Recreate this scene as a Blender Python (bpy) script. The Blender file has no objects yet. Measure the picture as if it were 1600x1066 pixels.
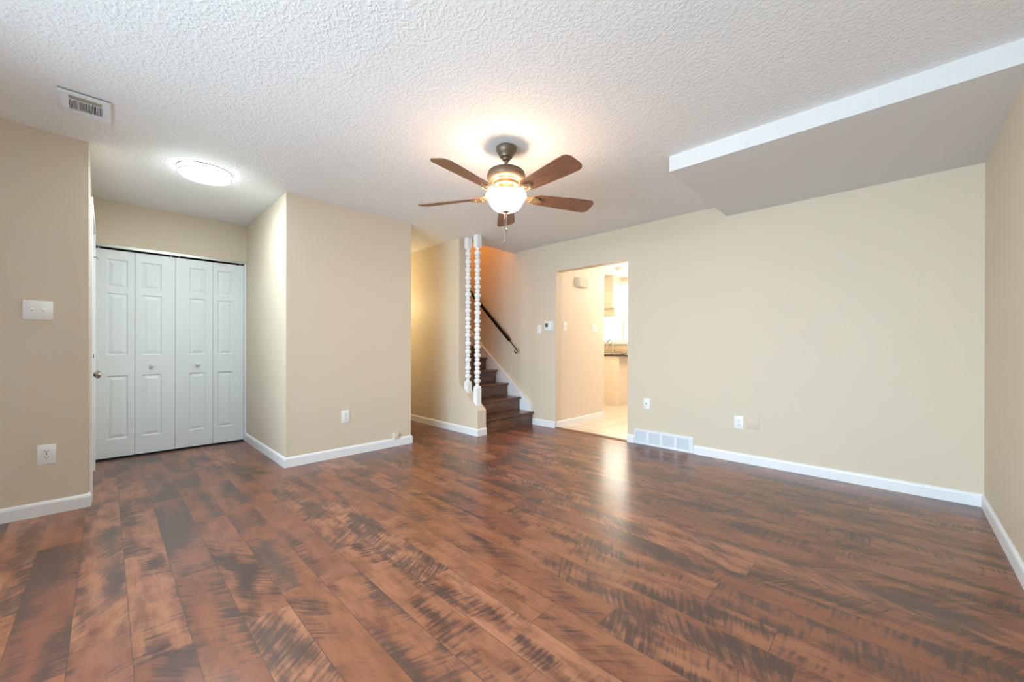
import bpy, bmesh, math, random
from mathutils import Vector, Matrix
random.seed(4)
PI = math.pi
S = bpy.context.scene
COL = S.collection

# ------------------------------------------------------------------ camera
H = 1.08
cam_d = bpy.data.cameras.new('camera')
cam = bpy.data.objects.new('camera', cam_d)
COL.objects.link(cam)
cam_d.sensor_width = 36.0
cam_d.lens = 619.31 / 1600.0 * 36.0
cam_d.shift_x = -0.1128 / 1600.0
cam_d.shift_y = 9.04 / 1600.0
cam_d.clip_start = 0.02
cam.location = (0, 0, H)
yaw, pitch, roll = math.radians(44.2826), math.radians(-0.0681), math.radians(0.1368)
cam.rotation_euler = (Matrix.Rotation(yaw, 4, 'Z') @ Matrix.Rotation(PI / 2 + pitch, 4, 'X')
                      @ Matrix.Rotation(roll, 4, 'Z')).to_euler()
S.camera = cam

# ------------------------------------------------------------------ world, exposure, daylight
S.view_settings.view_transform = 'Standard'
S.view_settings.look = 'None'
S.view_settings.exposure = 0.53
S.view_settings.gamma = 1.0
w = bpy.data.worlds.new('world')
S.world = w
w.use_nodes = True
bg = w.node_tree.nodes['Background']
bg.inputs[0].default_value = (0.80, 0.90, 1.0, 1)
bg.inputs[1].default_value = 2.5


def area_light(name, loc, direction, sx, sy, power, color, spread=180):
    d = bpy.data.lights.new(name, 'AREA')
    d.shape = 'RECTANGLE'
    d.size, d.size_y = sx, sy
    d.energy = power
    d.color = color
    d.spread = math.radians(spread)
    o = bpy.data.objects.new(name, d)
    COL.objects.link(o)
    o.location = loc
    o.rotation_euler = Vector(direction).to_track_quat('-Z', 'Y').to_euler()
    return o


def point_light(name, loc, power, color, r=0.05):
    d = bpy.data.lights.new(name, 'POINT')
    d.energy = power
    d.color = color
    d.shadow_soft_size = r
    o = bpy.data.objects.new(name, d)
    COL.objects.link(o)
    o.location = loc
    return o


# daylight through the big windows behind the camera and the kitchen window
area_light('daylight_front_window', (-1.25, -2.00, 1.30), (0, 1, -.70), 3.0, 1.90, 246, (0.66, 0.84, 1.0))
area_light('daylight_kitchen_window', (-4.0, 7.33, 1.75), (0, -1, 0), 2.6, 1.2, 95, (1.0, 0.86, 0.66))
BOWL_E = 32.0
FLUSH_E = 58.0


# ------------------------------------------------------------------ materials
class NT:
    def __init__(self, name):
        self.m = bpy.data.materials.new(name)
        self.m.use_nodes = True
        self.t = self.m.node_tree
        self.n = self.t.nodes
        self.b = self.n['Principled BSDF']

    def node(self, typ, **kw):
        n = self.n.new(typ)
        for k, v in kw.items():
            setattr(n, k, v)
        return n

    def set(self, sock, v):
        if isinstance(v, bpy.types.NodeSocket):
            self.t.links.new(v, sock)
        else:
            sock.default_value = v

    def math(self, op, a, b=0.0, c=0.0, clamp=False):
        n = self.node('ShaderNodeMath', operation=op, use_clamp=clamp)
        for i, v in enumerate((a, b, c)):
            self.set(n.inputs[i], v)
        return n.outputs[0]

    def comb(self, x, y, z):
        n = self.node('ShaderNodeCombineXYZ')
        for i, v in enumerate((x, y, z)):
            self.set(n.inputs[i], v)
        return n.outputs[0]

    def pos(self):
        g = self.node('ShaderNodeNewGeometry')
        s = self.node('ShaderNodeSeparateXYZ')
        self.t.links.new(g.outputs['Position'], s.inputs[0])
        return g.outputs['Position'], s.outputs[0], s.outputs[1], s.outputs[2]

    def obj(self):
        g = self.node('ShaderNodeTexCoord')
        s = self.node('ShaderNodeSeparateXYZ')
        self.t.links.new(g.outputs['Object'], s.inputs[0])
        return g.outputs['Object'], s.outputs[0], s.outputs[1], s.outputs[2]

    def noise(self, vec, scale, detail=2.0, rough=0.5, dist=0.0):
        n = self.node('ShaderNodeTexNoise')
        self.t.links.new(vec, n.inputs['Vector'])
        n.inputs['Scale'].default_value = scale
        n.inputs['Detail'].default_value = detail
        n.inputs['Roughness'].default_value = rough
        n.inputs['Distortion'].default_value = dist
        return n.outputs['Fac']

    def white(self, vec):
        n = self.node('ShaderNodeTexWhiteNoise', noise_dimensions='3D')
        self.t.links.new(vec, n.inputs['Vector'])
        return n.outputs['Value']

    def mix(self, f, a, b):
        n = self.node('ShaderNodeMix', data_type='RGBA')
        self.set(n.inputs[0], f)
        self.set(n.inputs[6], a)
        self.set(n.inputs[7], b)
        return n.outputs[2]

    def ramp(self, v, lo, hi):
        n = self.node('ShaderNodeMapRange', interpolation_type='SMOOTHSTEP')
        self.set(n.inputs['Value'], v)
        self.set(n.inputs['From Min'], lo)
        self.set(n.inputs['From Max'], hi)
        return n.outputs['Result']

    def bump(self, h, strength, dist):
        n = self.node('ShaderNodeBump')
        self.t.links.new(h, n.inputs['Height'])
        n.inputs['Strength'].default_value = strength
        n.inputs['Distance'].default_value = dist
        self.t.links.new(n.outputs[0], self.b.inputs['Normal'])


def c4(c):
    return (c[0], c[1], c[2], 1.0)


def plain(name, col, rough=0.5, metal=0.0, emit=None, var=0.04, scale=8.0, bump=0.0, bscale=60.0, bd=0.002, spec=0.5):
    k = NT(name)
    p, x, y, z = k.obj()
    f = k.noise(p, scale, 3)
    a = tuple(min(1, v * (1 - var)) for v in col)
    b = tuple(min(1, v * (1 + var)) for v in col)
    k.set(k.b.inputs['Base Color'], k.mix(f, c4(a), c4(b)))
    k.b.inputs['Roughness'].default_value = rough
    k.b.inputs['Metallic'].default_value = metal
    k.b.inputs['Specular IOR Level'].default_value = spec
    if bump:
        k.bump(k.noise(p, bscale, 3), bump, bd)
    if emit:
        k.b.inputs['Emission Color'].default_value = c4(emit[0])
        k.b.inputs['Emission Strength'].default_value = emit[1]
    return k.m


def floor_wood(name, W=0.157, off=0.223, L=1.26, plank=True):
    k = NT(name)
    p, x, y, z = k.pos()
    M = k.math
    if plank:
        v = M('DIVIDE', M('SUBTRACT', y, off), W)
        row = M('FLOOR', v)
        fv = M('SUBTRACT', v, row)
        r1 = k.white(k.comb(row, 3.7, 1.3))
        u = M('DIVIDE', M('ADD', x, M('MULTIPLY', r1, 7.0)), L)
        cl = M('FLOOR', u)
        fu = M('SUBTRACT', u, cl)
        bid = k.comb(row, cl, 5.0)
        r2 = k.white(bid)
        r3 = k.white(k.comb(cl, row, 9.0))
        ox = M('ADD', x, M('MULTIPLY', r2, 37.0))
        oy = M('ADD', y, M('MULTIPLY', r3, 23.0))
    else:
        r2 = k.math('ADD', 0.35, 0.0)
        r3 = k.math('ADD', 0.5, 0.0)
        ox, oy = M('ADD', x, M('MULTIPLY', z, 0.9)), M('ADD', y, M('MULTIPLY', z, 2.3))
    big = k.noise(k.comb(M('MULTIPLY', ox, 1.5), M('MULTIPLY', oy, 5.0), r3), 1.35, 2, 0.5)
    # saw-mark streaks, running slantwise across the board, slightly curved
    sgn = M('SUBTRACT', M('MULTIPLY', M('GREATER_THAN', r3, 0.5), 2.0), 1.0)
    bend = M('MULTIPLY', M('ADD', M('MULTIPLY', M('SUBTRACT', r2, 0.5), 1.5), M('MULTIPLY', sgn, 0.55)), oy)
    curve = M('MULTIPLY', k.noise(k.comb(ox, oy, 0.0), 1.3, 1), 0.22)
    s = M('ADD', M('ADD', ox, bend), curve)
    streak = k.noise(k.comb(M('MULTIPLY', s, 19.0), M('MULTIPLY', oy, 2.2), r2), 3.6, 2.0, 0.5)
    fine = k.noise(k.comb(M('MULTIPLY', ox, 4.0), M('MULTIPLY', oy, 60.0), r2), 1.6, 3, 0.6)
    mid = k.noise(k.comb(M('MULTIPLY', ox, 2.0), M('MULTIPLY', oy, 5.0), r3), 3.0, 4, 0.6)
    patch = M('ADD', M('MULTIPLY_ADD', M('SUBTRACT', streak, 0.5), 0.58, big),
              M('MULTIPLY', M('SUBTRACT', mid, 0.5), 0.30))
    patch = M('ADD', patch, M('MULTIPLY', M('SUBTRACT', r2, 0.5), 0.10))
    mask = k.ramp(patch, 0.42, 0.68)
    r4 = k.white(k.comb(r3, r2, 2.0)) if plank else r3
    warm = k.mix(r3, (0.250, 0.088, 0.043, 1), (0.400, 0.168, 0.092, 1))
    warm = k.mix(M('MULTIPLY', k.ramp(r4, 0.72, 0.80), 0.55), warm, (0.175, 0.062, 0.048, 1))
    warm = k.mix(k.ramp(mid, 0.35, 0.7), warm, (0.190, 0.066, 0.036, 1))
    warm = k.mix(M('MULTIPLY', k.ramp(fine, 0.45, 0.75), 0.35), warm, (0.15, 0.055, 0.03, 1))
    dark = k.mix(r2, (0.048, 0.030, 0.028, 1), (0.080, 0.050, 0.045, 1))
    col = k.mix(M('MULTIPLY', mask, 0.88), warm, dark)
    rg = M('ADD', 0.277, M('MULTIPLY', mid, 0.02))
    h = M('MULTIPLY', streak, M('MULTIPLY_ADD', mask, 0.8, 0.2))
    if plank:
        ev = M('MULTIPLY', M('MINIMUM', fv, M('SUBTRACT', 1.0, fv)), W)
        eu = M('MULTIPLY', M('MINIMUM', fu, M('SUBTRACT', 1.0, fu)), L)
        e = M('MINIMUM', ev, eu)
        seam = k.ramp(e, 0.0004, 0.0018)
        col = k.mix(seam, (0.085, 0.042, 0.030, 1), col)
        h = M('ADD', M('MULTIPLY', h, 0.35), M('MULTIPLY', seam, 1.0))
    k.set(k.b.inputs['Base Color'], col)
    k.set(k.b.inputs['Roughness'], rg)
    k.b.inputs['Specular IOR Level'].default_value = 0.42
    k.b.inputs['Coat Weight'].default_value = 0.20
    k.b.inputs['Coat Roughness'].default_value = 0.277
    k.bump(h, 0.10, 0.0010)
    return k.m


def stair_wood(name):
    k = NT(name)
    p, x, y, z = k.pos()
    M = k.math
    f = k.noise(k.comb(M('MULTIPLY', x, 9.0), M('MULTIPLY', y, 1.4), M('MULTIPLY', z, 9.0)), 3.0, 4, 0.6)
    g = k.noise(k.comb(M('MULTIPLY', x, 2.0), M('MULTIPLY', y, 2.0), M('MULTIPLY', z, 4.0)), 1.6, 2)
    c = k.mix(k.ramp(f, 0.3, 0.7), (0.190, 0.082, 0.050, 1), (0.100, 0.046, 0.032, 1))
    c = k.mix(k.ramp(g, 0.45, 0.75), c, (0.070, 0.036, 0.028, 1))
    k.set(k.b.inputs['Base Color'], c)
    k.b.inputs['Roughness'].default_value = 0.29
    k.b.inputs['Coat Weight'].default_value = 0.3
    k.b.inputs['Coat Roughness'].default_value = 0.28
    return k.m


def tile_mat(name):
    k = NT(name)
    p, x, y, z = k.pos()
    M = k.math
    # tiles laid on the diagonal of the photo's view, 30 cm squares
    T = 0.31
    a, b = M('DIVIDE', x, T), M('DIVIDE', y, T)
    fa, fb = M('FRACT', a), M('FRACT', b)
    ea = M('MINIMUM', fa, M('SUBTRACT', 1.0, fa))
    eb = M('MINIMUM', fb, M('SUBTRACT', 1.0, fb))
    g = k.ramp(M('MINIMUM', ea, eb), 0.010, 0.022)
    n = k.noise(p, 5.0, 4)
    c = k.mix(n, (0.72, 0.60, 0.46, 1), (0.85, 0.74, 0.60, 1))
    k.set(k.b.inputs['Base Color'], k.mix(g, (0.42, 0.31, 0.22, 1), c))
    k.b.inputs['Roughness'].default_value = 0.35
    k.bump(g, 0.4, 0.002)
    return k.m


def ceiling_mat(name, col, s1=0.6):
    k = NT(name)
    p, x, y, z = k.pos()
    a = k.noise(p, 55.0, 2.0, 0.55, 0.4)
    b = k.noise(p, 110.0, 1.5, 0.5)
    h = k.math('ADD', k.ramp(a, 0.42, 0.66), k.math('MULTIPLY', b, 0.25))
    k.b.inputs['Base Color'].default_value = c4(col)
    k.b.inputs['Roughness'].default_value = 0.85
    k.b.inputs['Specular IOR Level'].default_value = 0.2
    k.bump(h, s1, 0.0022)
    return k.m


def paint(name, col, bump=0.12, rough=0.55):
    k = NT(name)
    p, x, y, z = k.pos()
    f = k.noise(p, 1.7, 2)
    a = tuple(v * 0.985 for v in col)
    b = tuple(min(1, v * 1.015) for v in col)
    k.set(k.b.inputs['Base Color'], k.mix(f, c4(a), c4(b)))
    k.b.inputs['Roughness'].default_value = rough
    k.b.inputs['Specular IOR Level'].default_value = 0.35
    k.bump(k.noise(p, 130.0, 2), bump, 0.0015)
    return k.m


def blade_wood(name):
    k = NT(name)
    p, x, y, z = k.obj()
    M = k.math
    f = k.noise(k.comb(M('MULTIPLY', x, 3.0), M('MULTIPLY', y, 45.0), z), 2.2, 3, 0.6)
    g = k.noise(k.comb(x, M('MULTIPLY', y, 6.0), z), 4.0, 2)
    c = k.mix(k.ramp(f, 0.35, 0.7), (0.30, 0.135, 0.075, 1), (0.16, 0.070, 0.040, 1))
    c = k.mix(M('MULTIPLY', g, 0.4), c, (0.24, 0.11, 0.06, 1))
    k.set(k.b.inputs['Base Color'], c)
    k.b.inputs['Roughness'].default_value = 0.42
    return k.m


def glass_mat(name):
    k = NT(name)
    t = k.t
    tr = k.node('ShaderNodeBsdfTransparent')
    tr.inputs[0].default_value = (0.96, 0.98, 0.97, 1)
    gl = k.node('ShaderNodeBsdfGlossy')
    gl.inputs['Roughness'].default_value = 0.02
    fr = k.node('ShaderNodeFresnel')
    fr.inputs[0].default_value = 1.45
    mx = k.node('ShaderNodeMixShader')
    t.links.new(fr.outputs[0], mx.inputs[0])
    t.links.new(tr.outputs[0], mx.inputs[1])
    t.links.new(gl.outputs[0], mx.inputs[2])
    t.links.new(mx.outputs[0], k.n['Material Output'].inputs[0])
    return k.m


WALL = paint('beige_wall_paint', (0.70, 0.607, 0.485))
KWALL = paint('kitchen_cream_paint', (0.76, 0.66, 0.55))
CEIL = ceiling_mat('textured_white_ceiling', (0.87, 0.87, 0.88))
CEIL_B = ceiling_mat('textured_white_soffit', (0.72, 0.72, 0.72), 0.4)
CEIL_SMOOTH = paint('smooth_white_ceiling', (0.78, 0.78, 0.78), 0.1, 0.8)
FLOOR = floor_wood('hand_scraped_wood_floor')
STEPWOOD = stair_wood('dark_stair_wood')
TILE = tile_mat('cream_floor_tile')
TRIM = plain('white_trim_paint', (0.84, 0.85, 0.88), 0.35, var=0.01)
DOORP = plain('white_door_paint', (0.80, 0.86, 0.91), 0.38, var=0.01)
PLATE = plain('white_plastic', (0.86, 0.86, 0.85), 0.3, var=0.01)
PLATE_CREAM = plain('painted_over_plastic', (0.72, 0.66, 0.53), 0.5, var=0.01)
POSTW = plain('white_post_paint', (0.88, 0.89, 0.92), 0.4, var=0.01)
BLACK = plain('black_iron', (0.012, 0.011, 0.011), 0.35, 0.6, var=0.1)
DARK = plain('dark_gap', (0.015, 0.015, 0.015), 0.8, var=0.1)
NICKEL = plain('brushed_nickel', (0.42, 0.40, 0.37), 0.25, 1.0, var=0.06)
CHROME = plain('polished_chrome', (0.7, 0.68, 0.62), 0.12, 1.0, var=0.02)
STEEL = plain('grey_track_metal', (0.50, 0.51, 0.49), 0.35, 0.7, var=0.03)
BRONZE = plain('antique_bronze', (0.17, 0.125, 0.088), 0.42, 0.6, var=0.15, scale=20)
BRASS = plain('aged_brass', (0.50, 0.33, 0.19), 0.35, 0.8, var=0.12, scale=25)
BLADE = blade_wood('walnut_blade_wood')
BOWL = plain('frosted_glass_bowl', (0.95, 0.9, 0.82), 0.4, emit=((1.0, 0.76, 0.54), BOWL_E), var=0.01)
BAND = plain('side_band_acrylic', (0.9, 0.92, 0.92), 0.4, emit=((0.85, 1.0, 0.99), 8.0), var=0.01)
DIFF = plain('lit_white_diffuser', (0.95, 0.97, 0.95), 0.4, emit=((0.87, 1.0, 0.99), FLUSH_E), var=0.01)
LCD = plain('grey_green_display', (0.10, 0.115, 0.10), 0.3, var=0.05)
CAB = plain('cream_cabinet_paint', (0.82, 0.70, 0.55), 0.4, var=0.02)
COUNTER = plain('dark_granite', (0.06, 0.05, 0.045), 0.2, var=0.6, scale=120)
GLASS = glass_mat('window_glass')
THRESH = plain('brown_threshold_wood', (0.22, 0.11, 0.065), 0.35, var=0.25, scale=30)
VINYL = plain('white_window_vinyl', (0.85, 0.85, 0.85), 0.4, var=0.01)
BUTT = plain('pale_laminate', (0.80, 0.62, 0.42), 0.4, var=0.05)
ADDED_GLOW = plain('added_kitchen_light_glass', (1, 0.95, 0.85), 0.4, emit=((1.0, 0.80, 0.55), 14.0), var=0.01)  # glowing glass of the added, unseen kitchen fixture
GRILLE = plain('white_painted_steel', (0.80, 0.83, 0.88), 0.4, var=0.01)
DUCT = plain('grey_duct_metal', (0.30, 0.31, 0.33), 0.5, 0.3, var=0.05)


# ------------------------------------------------------------------ mesh helpers
class MB:
    def __init__(self):
        self.bm = bmesh.new()

    def box(self, a, b, bev=0.0, seg=2):
        vs = [self.bm.verts.new((x, y, z)) for x in (a[0], b[0]) for y in (a[1], b[1]) for z in (a[2], b[2])]
        fs = [(0, 1, 3, 2), (4, 6, 7, 5), (0, 4, 5, 1), (2, 3, 7, 6), (0, 2, 6, 4), (1, 5, 7, 3)]
        F = [self.bm.faces.new([vs[i] for i in f]) for f in fs]
        if bev:
            es = list({e for f in F for e in f.edges})
            bmesh.ops.bevel(self.bm, geom=es, offset=bev, segments=seg, affect='EDGES', profile=0.5)
        return self

    def obox(self, M, size, bev=0.0):
        """box of given full size centred at the origin of matrix M"""
        n0 = len(self.bm.verts)
        t = MB()
        t.box([-s / 2 for s in size], [s / 2 for s in size], bev)
        self.merge(t, M)
        return self

    def merge(self, o, M=None):
        me = bpy.data.meshes.new('tmp')
        o.bm.to_mesh(me)
        o.bm.free()
        if M is not None:
            me.transform(M)
        self.bm.from_mesh(me)
        bpy.data.meshes.remove(me)
        return self

    def prism(self, pts, axis, lo, hi, bev=0.0):
        """polygon pts (2D) extruded along axis. axis 'z': (x,y); 'y': (x,z); 'x': (y,z)"""
        def mk(p, t):
            if axis == 'z': return (p[0], p[1], t)
            if axis == 'y': return (p[0], t, p[1])
            return (t, p[0], p[1])
        A = [self.bm.verts.new(mk(p, lo)) for p in pts]
        B = [self.bm.verts.new(mk(p, hi)) for p in pts]
        n = len(pts)
        F = [self.bm.faces.new(A), self.bm.faces.new(B[::-1])]
        for i in range(n):
            j = (i + 1) % n
            F.append(self.bm.faces.new((A[i], B[i], B[j], A[j])))
        if bev:
            es = list({e for f in F for e in f.edges})
            bmesh.ops.bevel(self.bm, geom=es, offset=bev, segments=2, affect='EDGES')
        return self

    def lathe(self, prof, c=(0, 0, 0), seg=40, M=None):
        """prof: list of (r, z)"""
        t = MB() if M is not None else self
        rings = []
        for r, z in prof:
            if r < 1e-6:
                rings.append([t.bm.verts.new((c[0], c[1], c[2] + z))])
            else:
                rings.append([t.bm.verts.new((c[0] + r * math.cos(2 * PI * i / seg), c[1] + r * math.sin(2 * PI * i / seg), c[2] + z)) for i in range(seg)])
        for a, b in zip(rings, rings[1:]):
            for i in range(seg):
                j = (i + 1) % seg
                if len(a) == 1 and len(b) == 1: continue
                if len(a) == 1: t.bm.faces.new((a[0], b[j], b[i]))
                elif len(b) == 1: t.bm.faces.new((a[i], a[j], b[0]))
                else: t.bm.faces.new((a[i], a[j], b[j], b[i]))
        if M is not None:
            self.merge(t, M)
        return self

    def tube(self, pts, r, seg=10, caps=True):
        pts = [Vector(p) for p in pts]
        rs = r if isinstance(r, (list, tuple)) else [r] * len(pts)
        rings = []
        up = None
        for i, p in enumerate(pts):
            d = (pts[min(i + 1, len(pts) - 1)] - pts[max(i - 1, 0)]).normalized()
            if up is None:
                up = Vector((0, 0, 1)) if abs(d.z) < 0.9 else Vector((1, 0, 0))
            s = d.cross(up).normalized()
            up = s.cross(d).normalized()
            rings.append([self.bm.verts.new(p + rs[i] * (math.cos(2 * PI * k / seg) * s + math.sin(2 * PI * k / seg) * up)) for k in range(seg)])
        for a, b in zip(rings, rings[1:]):
            for i in range(seg):
                j = (i + 1) % seg
                self.bm.faces.new((a[i], a[j], b[j], b[i]))
        if caps:
            self.bm.faces.new(rings[0][::-1])
            self.bm.faces.new(rings[-1])
        return self

    def build(self, name, mat, parent=None, smooth=False, ang=35):
        bmesh.ops.recalc_face_normals(self.bm, faces=self.bm.faces)
        me = bpy.data.meshes.new(name)
        self.bm.to_mesh(me)
        self.bm.free()
        if smooth:
            me.shade_smooth()
            try:
                me.set_sharp_from_angle(angle=math.radians(ang))
            except Exception:
                pass
        o = bpy.data.objects.new(name, me)
        COL.objects.link(o)
        me.materials.append(mat)
        if parent is not None:
            o.parent = parent
        return o


def struct(name, mb, mat, smooth=False, parent=None):
    o = mb.build(name, mat, parent, smooth)
    if parent is None:
        o['kind'] = 'structure'
    return o


def tag(o, label, cat, group=None):
    o['label'] = label
    o['category'] = cat
    if group:
        o['group'] = group
    return o


def thing(name, label, cat, loc=(0, 0, 0), rz=0.0, group=None):
    o = bpy.data.objects.new(name, None)
    COL.objects.link(o)
    o.empty_display_size = 0.05
    o.location = loc
    o.rotation_euler = (0, 0, rz)
    return tag(o, label, cat, group)


def copy_tree(root):
    r = root.copy()
    COL.objects.link(r)
    for ch in list(root.children):
        c = ch.copy()
        COL.objects.link(c)
        c.parent = r
        for g in list(ch.children):
            d = g.copy()
            COL.objects.link(d)
            d.parent = c
    return r


# ------------------------------------------------------------------ measured places
C = 2.44
B = 4.1454           # back wall face (y)
R = 0.4161           # right wall face (x)
XL = -3.8852         # left wall / closet block face (x)
YL = -0.080          # end of the left wall
YC0, YC1 = 1.115, 2.372   # closet block along y
XD = -5.3127         # closet doors (x)
YS = 3.110           # knee wall face
YSB = 3.245
XS = -3.606          # knee wall end
XF = -3.968          # where the full-height wall begins
D0, D1, DT = -3.236, -2.206, 2.07
YF = -1.35           # wall behind the camera
TOP = 4.90

# ------------------------------------------------------------------ room shell
struct('floor', MB().box((-8.2, YF - .12, -.06), (.54, 4.150, 0)), FLOOR)
struct('floor_kitchen', MB().box((-7.2, 4.165, -.06), (-.9, 7.45, 0)), TILE)
struct('ceiling', MB().prism([(-6.4, YF - .12), (.54, YF - .12), (.54, 4.27), (-4.02, 4.27), (-4.02, YS + .03), (-6.4, YS + .03)], 'z', C, C + .24), CEIL)
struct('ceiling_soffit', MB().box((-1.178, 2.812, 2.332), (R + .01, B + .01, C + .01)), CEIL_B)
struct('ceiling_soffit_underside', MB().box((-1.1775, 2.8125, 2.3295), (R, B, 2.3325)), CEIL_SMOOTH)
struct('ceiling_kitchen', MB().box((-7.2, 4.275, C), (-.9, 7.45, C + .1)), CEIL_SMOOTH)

# left wall and the entry wall that turns away beside it (door opening cut out)
struct('wall_left', MB().box((XL - .12, YF, 0), (XL, YL, C)), WALL)
ex0, ex1, eh = -4.94, -4.02, 2.035
struct('wall_entry', MB().prism([(XD - .8, 0), (ex0, 0), (ex0, eh), (ex1, eh), (ex1, 0), (XL - .12, 0), (XL - .12, C), (XD - .8, C)], 'y', YL - .12, YL), WALL)
# closet wall over the bifold doors, with its opening
struct('wall_closet', MB().box((XD - .10, YL, 2.030), (XD, YC0, C)), WALL)
struct('wall_closet_inside', MB().box((XD - .80, YL, 0), (XD - .70, YC0, C)), WALL)
struct('wall_closet_block', MB().prism([(-6.4, YC0), (XL, YC0), (XL, YC1), (-6.4, YC1)], 'z', 0, C), WALL)
struct('wall_hallway_end', MB().box((-6.4, YC1, 0), (-6.28, YS, C)), WALL)
# stair knee wall and full wall
struct('wall_stair', MB().prism([(-8.1, 0), (XS, 0), (XS, .305), (XF, .605), (XF, C), (-4.02, C), (-4.02, TOP), (-8.1, TOP)], 'y', YS, YSB), WALL)
struct('wall_stair_landing', MB().box((-8.2, YSB, 0), (-8.1, B, TOP)), WALL)
struct('wall_stair_header', MB().box((-4.02, YS, C + .24), (-3.92, B, TOP)), WALL)
struct('ceiling_stairwell', MB().box((-8.2, YS, TOP), (-3.92, B + .12, TOP + .05)), CEIL_SMOOTH)
# back wall with the kitchen doorway
struct('wall_back', MB().prism([(-8.2, 0), (D0, 0), (D0, DT), (D1, DT), (D1, 0), (R + .12, 0), (R + .12, C), (-4.02, C), (-4.02, TOP), (-8.2, TOP)], 'y', B, B + .12), WALL)
struct('wall_right', MB().box((R, YF, 0), (R + .12, B, C)), WALL)
# wall behind the camera with a wide patio window
wx0, wx1, wz0, wz1 = -2.75, .15, .10, 1.98
struct('wall_front', MB().box((XL - .12, YF - .12, 0), (wx0, YF, C)).box((wx1, YF - .12, 0), (R + .12, YF, C))
       .box((wx0, YF - .12, 0), (wx1, YF, wz0)).box((wx0, YF - .12, wz1), (wx1, YF, C)), WALL)


def window(name, x0, x1, z0, z1, yc, mulls, fw=.05):
    m = MB()
    m.box((x0, yc - .03, z0), (x1, yc + .03, z0 + fw)).box((x0, yc - .03, z1 - fw), (x1, yc + .03, z1))
    m.box((x0, yc - .03, z0 + fw), (x0 + fw, yc + .03, z1 - fw)).box((x1 - fw, yc - .03, z0 + fw), (x1, yc + .03, z1 - fw))
    for mx in mulls:
        m.box((mx - fw / 2, yc - .03, z0 + fw), (mx + fw / 2, yc + .03, z1 - fw))
    f = struct(name, m, VINYL)
    xs = [x0 + fw] + [v for mx in mulls for v in (mx - fw / 2, mx + fw / 2)] + [x1 - fw]
    for i in range(0, len(xs), 2):
        MB().box((xs[i], yc - .003, z0 + fw), (xs[i + 1], yc + .003, z1 - fw)).build('pane', GLASS, f)
    return f


window('window_1', wx0, wx1, wz0, wz1, YF - .06, [-1.30])

# kitchen beyond the doorway
KY = 7.15
struct('wall_kitchen_left', MB().prism([(D0 - .12, B + .12), (D0, B + .12), (D0, 5.34), (D0 - .12, 5.34)], 'z', 0, C), KWALL)
struct('wall_kitchen_near', MB().box((-7.2, 5.22, 0), (D0 - .12, 5.34, C)), KWALL)
struct('wall_kitchen_side', MB().box((-7.2, 5.34, 0), (-7.1, KY + .15, C)), KWALL)
struct('wall_kitchen_right', MB().box((-1.12, B + .12, 0), (-1.0, KY + .15, C)), KWALL)
kx0, kx1, kz0, kz1 = -5.3, -2.7, 1.155, 2.36
struct('wall_kitchen_window', MB().box((-7.1, KY, 0), (kx0, KY + .15, C)).box((kx1, KY, 0), (-1.12, KY + .15, C))
       .box((kx0, KY, 0), (kx1, KY + .15, kz0)).box((kx0, KY, kz1), (kx1, KY + .15, C)), KWALL)
window('window_2', kx0, kx1, kz0, kz1, KY + .07, [-3.925], fw=.045)
# wood reducer strip where the planks meet the kitchen tile
t = MB().prism([(B - .035, .0), (B + .05, .0), (B + .05, .010), (B + .03, .016), (B + .0, .015), (B - .03, .004)], 'x', D0, D1)
struct('trim_threshold', t, THRESH)


# ------------------------------------------------------------------ baseboards
def baseboard(name, pts, h=.088, t=.014, mat=None):
    """profile swept along the wall line; room lies to the left of the path direction"""
    prof = [(0, 0), (t, 0), (t, h * .78), (t * .8, h * .90), (t * .35, h), (0, h)]
    mb = MB()
    P = [Vector(p) for p in pts]
    rings = []
    for i, p in enumerate(P):
        d0 = (P[i] - P[i - 1]).normalized() if i else None
        d1 = (P[i + 1] - P[i]).normalized() if i < len(P) - 1 else None
        n0 = Vector((-d0.y, d0.x)) if d0 else None
        n1 = Vector((-d1.y, d1.x)) if d1 else None
        if n0 is None: n = n1
        elif n1 is None: n = n0
        else:
            n = (n0 + n1)
            n = n / n.dot(n0)
        rings.append([mb.bm.verts.new((p.x + n.x * a, p.y + n.y * a, b)) for a, b in prof])
    k = len(prof)
    for a, b in zip(rings, rings[1:]):
        for i in range(k):
            mb.bm.faces.new((a[i], a[(i + 1) % k], b[(i + 1) % k], b[i]))
    mb.bm.faces.new(rings[0])
    mb.bm.faces.new(rings[-1][::-1])
    return struct(name, mb, mat or TRIM)


baseboard('baseboard_left', [(XL - .045, YL), (XL, YL), (XL, YF)])
baseboard('baseboard_closet', [(-6.27, YC1), (XL, YC1), (XL, YC0), (XD + .012, YC0)])
baseboard('baseboard_stair', [(XS, YSB), (XS, YS), (-6.28, YS)])
baseboard('baseboard_hallway', [(-6.28, YS), (-6.28, YC1)])
baseboard('baseboard_back_left', [(D0, B), (-3.655, B)])
baseboard('baseboard_back_mid', [(-2.118, B), (D1, B)])
baseboard('baseboard_back_right', [(R, B), (-1.476, B)])
baseboard('baseboard_right', [(R, YF), (R, B - .014)])
baseboard('baseboard_kitchen', [(D0, 5.34), (D0, B + .02)])


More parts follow.
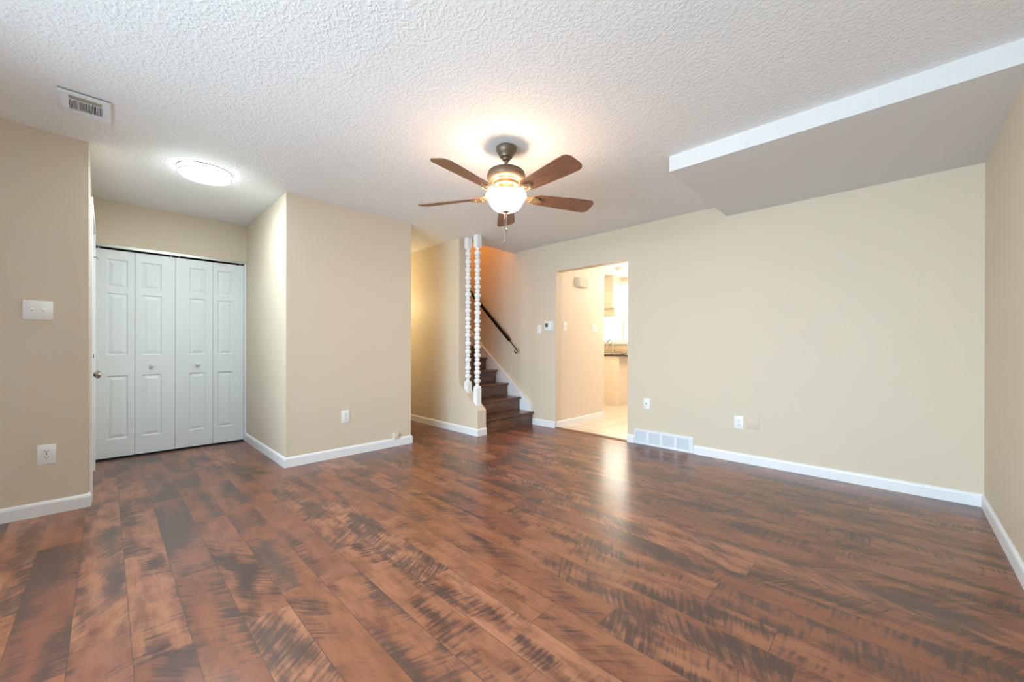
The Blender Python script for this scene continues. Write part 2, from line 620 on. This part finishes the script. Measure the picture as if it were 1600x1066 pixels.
# ------------------------------------------------------------------ closet bifold doors
def leaf_mesh(y0, y1, z0, z1, xf, panels, th=.032):
    """molded door leaf facing +x; panels = list of (ya, yb, za, zb) raised panels"""
    mb = MB()
    bm = mb.bm
    ys = sorted({y0, y1, *[v for p in panels for v in p[:2]]})
    zs = sorted({z0, z1, *[v for p in panels for v in p[2:]]})
    V = {}
    def v(y, z, d=0.0):
        k = (round(y, 5), round(z, 5), round(d, 5))
        if k not in V: V[k] = bm.verts.new((xf - d, y, z))
        return V[k]
    for i in range(len(ys) - 1):
        for j in range(len(zs) - 1):
            ya, yb, za, zb = ys[i], ys[i + 1], zs[j], zs[j + 1]
            if any(abs(p[0] - ya) < 1e-6 and abs(p[1] - yb) < 1e-6 and abs(p[2] - za) < 1e-6 and abs(p[3] - zb) < 1e-6 for p in panels):
                # nested rings: edge -> groove -> flat -> raised field
                rings = [(0, 0), (.008, .009), (.014, .010), (.040, .0015)]
                rr = []
                for ins, d in rings:
                    rr.append([v(ya + ins, za + ins, d), v(yb - ins, za + ins, d), v(yb - ins, zb - ins, d), v(ya + ins, zb - ins, d)])
                for a, b in zip(rr, rr[1:]):
                    for q in range(4):
                        bm.faces.new((a[q], a[(q + 1) % 4], b[(q + 1) % 4], b[q]))
                bm.faces.new(rr[-1])
            else:
                bm.faces.new((v(ya, za), v(yb, za), v(yb, zb), v(ya, zb)))
    # sides and back
    fr = [e for e in bm.edges if e.is_boundary]
    r = bmesh.ops.extrude_edge_only(bm, edges=fr)
    nv = [g for g in r['geom'] if isinstance(g, bmesh.types.BMVert)]
    for q in nv: q.co.x -= th
    ne = [g for g in r['geom'] if isinstance(g, bmesh.types.BMEdge) and g.is_boundary]
    bmesh.ops.contextual_create(bm, geom=ne)
    return mb


zb, zt = .018, 1.983
PZ = [(.190, .792), (.985, 1.575), (1.628, 1.896)]
fx = XD - .012


def bifold(name, ya, ym, yb, pa, pb, knob_leaf, label):
    root = bpy.data.objects.new(name, None)
    COL.objects.link(root)
    root.location = (fx, (ya + yb) / 2, 0)
    root['kind'] = 'structure'
    off = Matrix.Translation((-fx, -(ya + yb) / 2, 0))
    def put(mb, nm, mat, par, smooth=False):
        mb.bm.transform(off)
        return mb.build(nm, mat, par, smooth)
    for i, (a, b, p) in enumerate(((ya, ym - .0012, pa), (ym + .0012, yb, pb))):
        lf = put(leaf_mesh(a, b, zb, zt, fx, [(p[0], p[1], q[0], q[1]) for q in PZ]), 'leaf', DOORP, root)
        if i == knob_leaf:
            yk = (p[0] + p[1]) / 2
            M = off @ Matrix.Translation((fx, yk, .885)) @ Matrix.Rotation(PI / 2, 4, 'Y')
            m = MB()
            m.lathe([(0, 0), (.011, 0), (.009, .006), (.008, .012), (.014, .017), (.019, .023), (.019, .029), (.013, .035), (0, .037)], M=M, seg=28)
            m.build('knob', DOORP, lf, True)
    put(MB().tube([(fx - .016, ya + .03, zt), (fx - .016, ya + .03, zt + .022)], .005).tube([(fx - .016, yb - .03, zt), (fx - .016, yb - .03, zt + .022)], .005), 'pivot_pin', PLATE, root)
    return root


bifold('door_1', YL + .004, .199, .4985, (.006, .150), (.248, .395), 1, '')
bifold('door_2', .5015, .812, YC0 - .022, (.612, .748), (.853, .990), 0, '')
struct('trim_door_track', MB().box((XD - .052, YL + .002, 2.004), (XD - .004, YC0 - .002, 2.0295)), STEEL)
struct('trim_door_jamb', MB().box((XD - .055, YC0 - .019, 0), (XD + .004, YC0 - .0005, 2.003), .002), TRIM)
struct('door_gap_shade_strip', MB().box((XD - .05, YL, 0), (XD + .002, YC0 - .02, .006)), DARK)  # dark strip paints the shade in the gap under the doors

# entry door seen almost edge-on, in the wall that turns away beside the left wall
door = bpy.data.objects.new('door_3', None)
COL.objects.link(door)
door.location = ((ex0 + ex1) / 2, YL, 0)
door['kind'] = 'structure'
ox, oy = -(ex0 + ex1) / 2, -YL
MB().box((ex0 + .004 + ox, -.052, .008), (ex1 - .004 + ox, -.010, eh - .004), .002).build('slab', DOORP, door)
for a, b, nm in (((ex0 - .065, eh - .001), (ex1 + .065, eh + .062), 'head_casing'), ((ex0 - .065, 0), (ex0 + .001, eh - .001), 'side_casing'), ((ex1 - .001, 0), (ex1 + .065, eh - .001), 'side_casing')):
    MB().box((a[0] + ox, .0002, a[1]), (b[0] + ox, .019, b[1]), .003).build(nm, TRIM, door)
kn = MB()
M = Matrix.Translation((ex1 - .075 + ox, -.010, .872)) @ Matrix.Rotation(-PI / 2, 4, 'X')
kn.lathe([(0, 0), (.032, 0), (.032, .005), (.024, .010), (.012, .014), (.011, .030), (.020, .036), (.0275, .046), (.0275, .056), (.020, .066), (0, .070)], M=M, seg=36)
kn.build('door_knob', NICKEL, door, True)
M = Matrix.Translation((ex1 - .075 + ox, -.010, 1.003)) @ Matrix.Rotation(-PI / 2, 4, 'X')
MB().lathe([(0, 0), (.022, 0), (.022, .008), (.010, .012), (.009, .020), (0, .020)], M=M, seg=28).obox(Matrix.Translation((ex1 - .075 + ox, .016, 1.003)), (.008, .014, .026), .002).build('deadbolt', NICKEL, door, True)
MB().box((ex1 - .135 + ox, -.010, 1.694), (ex1 - .05 + ox, -.006, 1.716), .001).tube([(ex1 - .06 + ox, -.006, 1.705), (ex1 - .06 + ox, .034, 1.705), (ex1 - .16 + ox, .046, 1.705)], .0035).build('swing_bar_latch', NICKEL, door, True)


# ------------------------------------------------------------------ wall plates
def plate_base(w_, h_, th=.006):
    return MB().box((-w_ / 2, -th, -h_ / 2), (w_ / 2, -.0005, h_ / 2), .0025)


def switch_plate(name, label, loc, rz, gangs, w_, h_, group=None, mat=PLATE):
    t = thing(name, label, 'light switch', loc, rz, group)
    plate_base(w_, h_).build('cover_plate', mat, t, True)
    for g in range(gangs):
        gx = (g - (gangs - 1) / 2) * .046
        MB().box((gx - .006, -.0072, -.013), (gx + .006, -.0055, .013), .0006).build('toggle_slot', mat, t)
        MB().obox(Matrix.Translation((gx, -.012, .004)) @ Matrix.Rotation(math.radians(-28), 4, 'X'), (.0085, .017, .009), .0015).build('toggle', mat, t, True)
    for g in range(gangs):
        gx = (g - (gangs - 1) / 2) * .046
        for s in (-1, 1):
            MB().lathe([(0, .0018), (.0032, .0012), (.0036, 0)], M=Matrix.Translation((gx, -.006, s * .030)) @ Matrix.Rotation(PI / 2, 4, 'X'), seg=12).build('screw', mat, t, True)
    return t


def outlet(label, loc, rz, w_=.080, h_=.124, group=None, decora=False):
    t = thing('power_outlet', label, 'outlet', loc, rz, group)
    plate_base(w_, h_).build('cover_plate', PLATE, t, True)
    for s in (1, -1):
        zc = s * .0195
        pr = []
        for i in range(32):
            a = 2 * PI * i / 32
            pr.append((.0172 * math.cos(a), zc + max(-.0130, min(.0130, .0172 * math.sin(a)))))
        f = MB().prism(pr, 'y', -.0085, -.0055).build('receptacle', PLATE, t, True)
        MB().box((-.0080, -.0091, zc - .0015), (-.0058, -.0080, zc + .0085)).box((.0058, -.0091, zc - .0005), (.0080, -.0080, zc + .0080)) \
            .lathe([(0, .0006), (.0030, .0006), (.0030, -.0004)], M=Matrix.Translation((0, -.0085, zc - .0070)) @ Matrix.Rotation(PI / 2, 4, 'X'), seg=14).build('slots', DARK, f)
    MB().lathe([(0, .0016), (.003, .001), (.0034, 0)], M=Matrix.Translation((0, -.006, 0)) @ Matrix.Rotation(PI / 2, 4, 'X'), seg=12).build('screw', NICKEL, t, True)
    return t


LW = PI / 2
switch_plate('light_switch', 'wide white two-gang switch plate with two toggles on the left beige wall', (XL, -.298, 1.300), LW, 2, .124, .120)
outlet('white duplex outlet low on the left wall below the double switch', (XL, -.262, .385), LW)
outlet('small white outlet low on the beige closet wall between hall and alcove', (XL, 1.644, .388), LW)
outlet('white outlet on the long back wall beside the blank beige cover', (-1.070, B, .372), 0, .078, .122)
t = thing('cable_jack_plate', 'pale lilac white plate with a single jack above the floor grille', 'wall plate', (-1.975, B, .455), 0)
plate_base(.072, .115).build('cover_plate', PLATE, t, True)
MB().lathe([(0, .010), (.003, .010), (.003, .002), (.0065, .002), (.0065, 0)], M=Matrix.Translation((-.006, -.006, 0)) @ Matrix.Rotation(PI / 2, 4, 'X'), seg=16).build('jack', plain('blue_grey_jack', (.20, .18, .36), .4), t, True)
t = thing('blank_cover_plate', 'painted-over blank beige cover plate right of the back wall outlet', 'wall plate', (-.955, B, .380), 0)
plate_base(.098, .112, .005).build('cover_plate', WALL, t, True)
for s in (-1, 1):
    MB().lathe([(0, .0015), (.003, .001), (.0034, 0)], M=Matrix.Translation((0, -.005, s * .042)) @ Matrix.Rotation(PI / 2, 4, 'X'), seg=12).build('screw', WALL, t, True)
t = thing('blank_switch_plate', 'blank white upright plate left of the thermostat by the stairs', 'wall plate', (-3.518, B, 1.312), 0)
plate_base(.072, .118).build('cover_plate', PLATE, t, True)
MB().box((-.016, -.0085, -.033), (.016, -.0055, .033), .001).build('rocker', PLATE, t, True)
t = thing('thermostat', 'square white thermostat with a small grey display beside the kitchen doorway', 'thermostat', (-3.352, B, 1.352), 0)
MB().box((-.070, -.006, -.066), (.070, -.0005, .066), .002).build('wall_plate', PLATE, t, True)
bdy = MB().box((-.060, -.028, -.055), (.060, -.006, .055), .005).build('body', PLATE, t, True)
MB().box((-.046, -.0295, -.014), (.004, -.0275, .038)).build('display', LCD, t)
for kx in (.018, .038):
    MB().box((kx, -.030, -.010), (kx + .012, -.0278, .002), .001).build('button', PLATE, t, True)
t = thing('phone_jack_box', 'tiny white jack box sitting on the baseboard near the hallway corner', 'wall plate', (XL, 2.185, .110), LW)
MB().box((-.028, -.026, -.030), (.028, -.0005, .030), .004).build('housing', PLATE_CREAM, t, True)
MB().box((.028, -.018, -.012), (.030, -.008, .006)).build('socket', DARK, t)

# kitchen-side plates and door chime
switch_plate('light_switch', 'narrow cream switch plate nearest the doorway edge on the kitchen passage wall', (D0, 4.335, 1.352), LW, 1, .072, .118)
switch_plate('light_switch', 'two-gang cream switch plate at the far end of the kitchen passage wall', (D0, 5.060, 1.350), LW, 2, .118, .118)
t = thing('door_chime', 'cream ribbed door chime box high on the kitchen passage wall', 'door chime', (D0, 4.715, 1.985), LW)
MB().box((-.13, -.010, -.075), (.13, -.0005, .075), .003).build('back_plate', PLATE_CREAM, t, True)
MB().box((-.11, -.060, -.068), (.11, -.010, .068), .005).build('cover', PLATE_CREAM, t, True)
m = MB()
for i in range(9):
    m.box((-.098 + i * .0228, -.064, -.062), (-.084 + i * .0228, -.0595, .062), .001)
m.build('ribs', PLATE_CREAM, t)

# ------------------------------------------------------------------ return air grille on the back wall
t = thing('return_air_grille', 'white four-section return air grille set into the baseboard by the doorway', 'grille', (-1.797, B, 0), 0)
gw, gh = .636, .165
ops = [(-.302, -.182), (-.148, -.030), (.004, .122), (.156, .274)]
zs0, zs1 = .028, .138
m = MB()
m.box((-gw / 2, -.012, 0.001), (gw / 2, -.0005, zs0), .0015).box((-gw / 2, -.012, zs1), (gw / 2, -.0005, gh), .0015)
xs = [-gw / 2] + [v for o in ops for v in o] + [gw / 2]
for i in range(0, len(xs), 2):
    m.box((xs[i], -.012, zs0 - .002), (xs[i + 1], -.0005, zs1 + .002))
m.build('frame', GRILLE, t, True)
for a, b in ops:
    m = MB()
    n = 13
    for i in range(n):
        zc = zs0 + (i + .5) * (zs1 - zs0) / n
        m.obox(Matrix.Translation(((a + b) / 2, -.006, zc)) @ Matrix.Rotation(math.radians(38), 4, 'X'), (b - a, .0095, .0012))
    lv = m.build('louver', GRILLE, t)
    MB().box((a, -.0015, zs0), (b, -.0008, zs1)).build('backing', DUCT, lv)

# ------------------------------------------------------------------ ceiling register
t = thing('ceiling_vent', 'white rectangular air register in the ceiling above the left wall', 'vent', (-3.305, -.080, C), 0)
vx, vy = .145, .098
m = MB()
m.box((-vx, -vy, -.012), (-.078, vy, -.0005), .003).box((.105, -vy, -.012), (vx, vy, -.0005), .003)
m.box((-.080, -vy, -.012), (.107, -.064, -.0005), .003).box((-.080, .064, -.012), (.107, vy, -.0005), .003)
m.box((.040, -.066, -.0065), (.046, .066, -.0005))
m.build('frame', GRILLE, t, True)
m = MB()
for i in range(21):
    yy = -.060 + i * .006
    m.obox(Matrix.Translation((-.019, yy, -.005)) @ Matrix.Rotation(math.radians(8 if i != 5 else 35), 4, 'X'), (.116, .0022, .008))
m.build('slats', GRILLE, t)
m = MB()
for i in range(21):
    yy = -.060 + i * .006
    m.obox(Matrix.Translation((.076, yy, -.004)) @ Matrix.Rotation(math.radians(72), 4, 'X'), (.060, .0015, .0075))
m.build('closed_slats', STEEL, t)
MB().box((vx, -vy, -.007), (vx + .005, vy, -.0005)).build('edge_gap_shade', DUCT, t)  # dark strip standing in for the shadow line beside the frame
MB().box((-.078, -.064, -.0012), (.105, .064, -.0006)).build('duct_opening', DARK, t)

# ------------------------------------------------------------------ flush ceiling light in the alcove
t = thing('flush_ceiling_light', 'lit round flush white drum light on the ceiling before the closet', 'ceiling light', (-3.868, .540, C), 0)
MB().lathe([(0, 0), (.172, 0), (.174, -.004), (.174, -.008), (.168, -.010), (.164, -.010)], seg=64).build('mounting_ring', STEEL, t, True)
MB().lathe([(.166, -.010), (.166, -.034)], seg=64).build('side_band', BAND, t, True)
MB().lathe([(.167, -.034), (.170, -.034), (.170, -.040), (.164, -.042), (.160, -.041)], seg=64).build('trim_ring', STEEL, t, True)
MB().lathe([(.163, -.040), (.150, -.052), (.115, -.060), (.06, -.064), (0, -.065)], seg=64).build('diffuser', DIFF, t, True)

# ------------------------------------------------------------------ ceiling fan
FC = (-1.919, 1.906)
fan = thing('ceiling_fan', 'bronze five-blade ceiling fan with lit frosted bowl hanging mid-room', 'ceiling fan', (FC[0], FC[1], C), 0)
z0 = -C   # local heights are z + z0
def prof(p): return [(r, z - C) for r, z in p]
MB().lathe(prof([(0, 2.439), (.060, 2.439), (.068, 2.432), (.070, 2.420), (.066, 2.408), (.065, 2.408), (.060, 2.396), (.050, 2.384), (.044, 2.375), (.041, 2.366), (.030, 2.362), (.0, 2.360)]), seg=48).build('canopy', BRONZE, fan, True)
MB().lathe(prof([(.0, 2.366), (.030, 2.366), (.031, 2.358), (.024, 2.346), (.013, 2.343), (.012, 2.292), (.020, 2.290), (.022, 2.282), (0, 2.281)]), seg=24).build('downrod', BRONZE, fan, True)
MB().lathe(prof([(0, 2.296), (.030, 2.296), (.060, 2.291), (.095, 2.281), (.118, 2.268), (.124, 2.262), (.121, 2.258), (.127, 2.252), (.131, 2.240), (.128, 2.224), (.116, 2.210), (.100, 2.202), (0, 2.200)]), seg=64).build('motor_housing', BRONZE, fan, True)
MB().lathe(prof([(0, 2.204), (.092, 2.204), (.094, 2.198), (.084, 2.192), (.086, 2.188), (.088, 2.170), (.080, 2.163), (.082, 2.158), (.070, 2.150), (.045, 2.146), (.045, 2.128), (.070, 2.124), (.090, 2.118), (0, 2.116)]), seg=56).build('switch_housing', BRASS, fan, True)
MB().lathe(prof([(0, 2.134), (.050, 2.134), (.078, 2.128), (.082, 2.120), (.070, 2.112), (0, 2.108)]), seg=56).build('light_fitter', BRASS, fan, True)
MB().lathe(prof([(.128, 2.114), (.134, 2.115), (.1375, 2.109), (.136, 2.098), (.128, 2.084), (.117, 2.068), (.109, 2.052), (.101, 2.036), (.088, 2.021), (.068, 2.008), (.040, 2.000), (.015, 1.998), (0, 1.998)]), seg=64).build('glass_bowl', BOWL, fan, True)
MB().lathe(prof([(0, 2.002), (.022, 2.000), (.024, 1.996), (.013, 1.990), (.008, 1.986), (.010, 1.981), (.007, 1.975), (0, 1.972)]), seg=24).build('finial', BRONZE, fan, True)

for k_ in range(3):
    a = k_ * 2 * PI / 3 + .3
    point_light('fan_bulb', (FC[0] + .095 * math.cos(a), FC[1] + .095 * math.sin(a), 2.098), 0.45, (1.0, .50, .32), .02)
BZ = 2.106 - C
ANG0 = math.radians(90 + 44.28 + 1.0)
def blade_mb():
    mb = MB()
    out = []
    r0, r1 = .195, .655
    def hw(r):
        t_ = (r - r0) / (r1 - r0)
        return .052 + .022 * min(1, t_ * 1.25)
    top = []
    RS = [r0 + (r1 - .045 - r0) * i / 14 for i in range(15)] + [r1 - .045 * (1 - math.sin(PI / 2 * i / 9)) for i in range(1, 10)]
    for r in RS:
        h_ = hw(r)
        e = r1 - r
        if e < .045: h_ = h_ - .045 + .045 * math.sqrt(max(0.0, 1 - ((.045 - e) / .045) ** 2))
        s = r - r0
        if s < .03: h_ *= .72 + .28 * math.sin(PI / 2 * s / .03)
        top.append((r, h_))
    pts = [(r, h_) for r, h_ in top] + [(r, -h_) for r, h_ in reversed(top)]
    mb.prism(pts, 'z', -.003, .003, 0)
    return mb
def iron_mb():
    mb = MB()
    # arm leaving the hub, dropping to the blade plane
    for s in (-1, 1):
        mb.tube([(.060, s * .010, .030), (.095, s * .022, .020), (.130, s * .028, .004), (.165, s * .022, -.006), (.190, s * .034, -.008), (.225, s * .030, -.008), (.245, 0, -.008)], [.0075, .008, .0075, .007, .0075, .007, .006], 10)
    mb.tube([(.055, 0, .034), (.10, 0, .020), (.150, 0, -.002), (.200, 0, -.008)], [.011, .009, .0085, .006], 10)
    mb.prism([(.175, -.040), (.196, -.044), (.228, -.030), (.262, -.012), (.266, 0), (.262, .012), (.228, .030), (.196, .044), (.175, .040), (.183, 0)], 'z', -.0125, -.0065, .0015)
    for p in ((.180, .020), (.180, -.020), (.222, 0)):
        mb.lathe([(0, -.006), (.005, -.004), (.006, 0), (0, 0)], M=Matrix.Translation((p[0], p[1], -.010)), seg=12)
    return mb
blm = None
for k_ in range(5):
    a = ANG0 + k_ * 2 * PI / 5
    if blm is None:
        bl = blade_mb().build('blade', BLADE, fan)
        ir = iron_mb().build('blade_iron', BRASS, fan, True)
        blm = (bl, ir)
        # bake a seat pitch into the blade mesh so it can simply be turned round the hub
        bl.data.transform(Matrix.Rotation(math.radians(-14), 4, 'X'))
    else:
        bl, ir = blm[0].copy(), blm[1].copy()
        COL.objects.link(bl); COL.objects.link(ir)
        bl.parent = fan; ir.parent = fan
    bl.location = (0, 0, BZ); ir.location = (0, 0, BZ + .001)
    bl.rotation_euler = (0, 0, a); ir.rotation_euler = (0, 0, a)


def chain(x, y, za, zb_, drop):
    m = MB()
    z = za
    m.tube([(x, y, za), (x, y, zb_)], .0009, 6)
    while z > zb_:
        m.lathe([(0, .0021), (.0016, .0012), (.0019, 0), (.0016, -.0012), (0, -.0021)], M=Matrix.Translation((x, y, z)), seg=8)
        z -= .0062
    m.lathe([(0, 0), (.003, -.004), (.0045, -.014), (.004, -.022), (0, -.026)], M=Matrix.Translation((x, y, zb_)), seg=12)
    return m
chain(.004, -.002, 1.976 - C, 1.885 - C, 1).build('pull_chain', NICKEL, fan, True)
chain(-.010, -.006, 1.980 - C, 1.800 - C, 1).build('pull_chain', NICKEL, fan, True)

# ------------------------------------------------------------------ staircase
st = thing('staircase', 'dark wood stairs climbing left behind the knee wall', 'stairs', (-3.62, 3.69, 0), 0)
sy0, sy1 = YSB + .004 - 3.69, 4.118 - 3.69
RUN, RISE = .2395, .1815
for i in range(13):
    xr = -i * RUN
    zt_ = (i + 1) * RISE
    riser = MB().box((xr - .020, sy0, i * RISE + .001), (xr, sy1 - .012, zt_ - .030)).build('riser', STEPWOOD, st)
    # tread with a rounded nosing that overhangs the riser
    x0, x1 = xr - RUN - .004, xr + .026
    pr = [(x0, zt_ - .028), (x1 - .008, zt_ - .028), (x1 - .002, zt_ - .024), (x1, zt_ - .014), (x1 - .002, zt_ - .005), (x1 - .009, zt_), (x0, zt_)]
    MB().prism(pr, 'y', sy0, sy1).build('tread', STEPWOOD, st, True)
# carriage below, closing the inside
pr = [(-.022, .001)]
for i in range(13):
    pr += [(-.022 - i * RUN, (i + 1) * RISE - .030), (-.022 - (i + 1) * RUN, (i + 1) * RISE - .030)]
pr += [(-.022 - 13 * RUN, .001)]
MB().prism(pr, 'y', sy0 + .03, sy1 - .03).build('carriage', STEPWOOD, st)
struct('dark_wall_end_edge', MB().box((XF, YSB - .008, .62), (XF + .004, YSB + .001, 2.32)), DARK)  # thin dark strip along the back corner of the wall end
# white skirt board on the back wall
def sk(x): return .275 + .792 * (-3.655 - x)
sx0, sx1 = -3.650, -7.0
struct('trim_stair_skirt', MB().prism([(sx0, .001), (sx0, .262), (sx0 - .012, .285), (sx1, sk(sx1)), (sx1, .001)], 'y', 4.121, B + .0), TRIM)
struct('trim_stair_skirt_cap', MB().prism([(sx0 + .001, .236), (sx0 + .001, .266), (sx0 - .012, .290), (sx1, sk(sx1) + .005), (sx1, sk(sx1) - .030)], 'y', 4.113, 4.1215, .002), TRIM)


# ------------------------------------------------------------------ beaded posts on the knee wall
def post(label, x, zb_, sq, first, last, n=16):
    """square foot block cut to the slope, n turned beads, square head block at the ceiling"""
    t_ = thing('turned_post', label, 'post', (x, YS + .068, 0), 0, 'beaded posts on the knee wall')
    hw = .036
    sl = (.605 - .305) / (XF - XS)
    def ztop(dx): return .305 + (x + dx - XS) * sl
    m = MB()
    zc = zb_
    pr = [(-hw, max(.0, ztop(-hw)) - .0), (hw, ztop(hw)), (hw, zc - .02), (hw * .55, zc), (-hw * .55, zc), (-hw, zc - .02)]
    m.prism(pr, 'y', -hw, hw, .003)
    m.build('foot_block', POSTW, t_, True)
    m = MB().prism([(-hw, C - .001), (-hw, sq + .02), (-hw * .6, sq), (hw * .6, sq), (hw, sq + .02), (hw, C - .001)], 'y', -hw, hw, .003)
    m.build('head_block', POSTW, t_, True)
    pitch_ = (first - last) / (n - 1)
    p = [(0, zb_ - .005), (.026, zb_ - .005)]
    zc = last
    rb = .041
    for i in range(n):
        for a in range(-60, 61, 15):
            p.append((rb * math.cos(math.radians(a)) - .002, zc + rb * .92 * math.sin(math.radians(a))))
        if i < n - 1:
            mid_ = zc + pitch_ / 2
            p += [(.026, mid_ - .011), (.031, mid_ - .007), (.031, mid_ + .007), (.026, mid_ + .011)]
        zc += pitch_
    p += [(.026, sq + .004), (0, sq + .004)]
    MB().lathe(p, seg=28).build('beaded_shaft', POSTW, t_, True, )
    return t_


post('white beaded post standing at the upper left against the full wall end', -3.872, .640, 2.300, 2.245, .705)
post('white beaded post at the lower right end of the sloped knee wall', -3.692, .590, 2.285, 2.225, .655)

# ------------------------------------------------------------------ handrail
t = thing('stair_handrail', 'black iron handrail with curled end on the stairwell wall', 'handrail', (-4.4, B, 1.5), 0)
def rl(x, z, y=-.075): return (x + 4.4, y, z - 1.5)
ax, az, bx, bz = -4.02, 1.165, -6.2, 3.10
dv = Vector((bx - ax, 0, bz - az)).normalized()
m = MB()
L_ = math.hypot(bx - ax, bz - az)
M = Matrix.Translation(rl((ax + bx) / 2, (az + bz) / 2)) @ Matrix.Rotation(-math.atan2(dv.z, dv.x), 4, 'Y')
m.obox(M, (L_, .040, .040), .010)
m.build('rail', BLACK, t, True)
pts = [rl(ax - .06, az + .055), rl(ax + .03, az - .030), rl(-3.93, 1.080), rl(-3.895, 1.047)]
cx_, cz_, rr = -3.898, 1.012, .033
for i in range(13):
    a = math.radians(62 - i * 25)
    q = rr * (1 - .035 * i)
    pts.append(rl(cx_ + q * math.cos(a), cz_ + q * math.sin(a)))
MB().tube(pts, .0075, 10).build('scroll', BLACK, t, True)
for bxx in (-4.135, -5.15):
    bzz = az + (bxx - ax) * (bz - az) / (bx - ax)
    MB().tube([rl(bxx, bzz - .008), rl(bxx, bzz - .045, -.062), rl(bxx, bzz - .052, -.030), rl(bxx, bzz - .050, -.004)], .007, 10) \
        .lathe([(0, 0), (.028, 0), (.026, .006), (.010, .010), (0, .010)], M=Matrix.Translation(rl(bxx, bzz - .050, -.0006)) @ Matrix.Rotation(PI / 2, 4, 'X'), seg=20).build('bracket', BLACK, t, True)

# ------------------------------------------------------------------ kitchen furniture
t = thing('base_cabinet', 'plain cream base cabinet under the dark counter in the kitchen', 'cabinet', (-4.4, 6.50, 0), 0)
MB().box((-1.2, .015, .10), (.768, .640, .900)).build('body', CAB, t)
MB().box((-1.2, .012, 0), (.755, .640, .10)).build('toe_kick', CAB, t)
MB().box((.756, -.004, .0), (.772, .640, .900), .001).build('end_panel', CAB, t)
MB().box((-1.2, -.004, .002), (.755, .014, .866), .001).build('front_panel', CAB, t)
MB().box((-1.2, -.010, .868), (.770, .012, .900), .002).build('top_rail', BUTT, t)
t = MB().box((-5.62, 6.465, .903), (-3.47, KY - .003, .945), .006).build('countertop', COUNTER, None, True)
tag(t, 'dark stone countertop with rounded edge seen through the doorway', 'countertop')
t = MB().box((-5.62, KY - .030, .9455), (-3.0, KY - .0005, 1.120), .003).build('backsplash', BUTT, None, True)
tag(t, 'tan backsplash strip between the dark counter and kitchen window', 'backsplash')
t = MB().box((kx0 - .03, KY - .06, 1.121), (kx1 + .03, KY - .0005, 1.152), .004).build('window_sill', TRIM, None, True)
t.name = 'trim_window_sill'
t['kind'] = 'structure'
t = thing('kitchen_faucet', 'tall gooseneck faucet on the counter before the kitchen window', 'faucet', (-4.00, 6.93, .9455), 0)
MB().lathe([(0, 0), (.027, 0), (.027, .010), (.018, .018), (.016, .060), (.014, .070), (0, .070)], seg=24).build('base', CHROME, t, True)
pts = [(0, 0, .065), (0, 0, .20)]
for i in range(11):
    a = PI * i / 10
    pts.append((-.065 + .065 * math.cos(a), -.0, .20 + .065 * math.sin(a)))
pts.append((-.130, 0, .165))
pts.append((-.130, 0, .120))
MB().tube(pts, .011, 12).build('spout', CHROME, t, True)
MB().tube([(.012, 0, .045), (.075, -.01, .062)], [.007, .005], 10).build('handle', CHROME, t, True)
t = thing('hanging_cabinet', 'cream wall cabinet box hanging before the bright kitchen window', 'cabinet', (-4.08, 6.95, 1.66), 0)
MB().box((-.150, -.14, .16), (.150, .15, .50)).build('body', CAB, t)
MB().box((-.144, -.158, .165), (.144, -.142, .495), .003).build('door', CAB, t, True)
MB().box((-.150, -.08, .018), (.150, .15, .158)).build('lower_compartment', CAB, t)
MB().box((-.60, -.16, .0), (.60, .16, .017), .002).build('shelf_board', BUTT, t, True)
struct('wall_kitchen_bulkhead', MB().box((-4.235, 6.80, 2.161), (-3.925, KY, C)), KWALL)
t = thing('smoke_detector', 'small round disc on the kitchen ceiling just inside the doorway', 'smoke detector', (-3.45, 6.20, C), 0)
MB().lathe([(0, -.001), (.075, -.001), (.078, -.010), (.070, -.016), (0, -.016)], seg=32).build('base_ring', PLATE_CREAM, t, True)
MB().lathe([(.055, -.016), (.058, -.030), (.045, -.040), (0, -.042)], seg=32).build('sensor_cap', PLATE_CREAM, t, True)
t = thing('added_kitchen_light', 'added unseen round light inside the kitchen behind the right part of the back wall', 'ceiling light', (-2.3, 5.9, C), 0)  # unseen fixture, added to light the kitchen
MB().lathe([(0, -.001), (.17, -.001), (.17, -.02), (0, -.02)], seg=32).build('base', PLATE, t, True)
MB().lathe([(.16, -.02), (.15, -.06), (.10, -.085), (0, -.095)], seg=32).build('shade', ADDED_GLOW, t, True)
point_light('added_kitchen_fill', (-2.3, 5.9, 2.25), 33, (1.0, .88, .73), .12)  # added point light below the unseen fixture, brightens the kitchen
# upstairs and hallway lamps outside the frame
point_light('upstairs_lamp', (-5.2, 3.6, 4.0), 45, (1.0, .45, .14), .10)
point_light('hallway_lamp', (-5.6, 2.66, 1.7), 14, (1.0, .82, .46), .10)
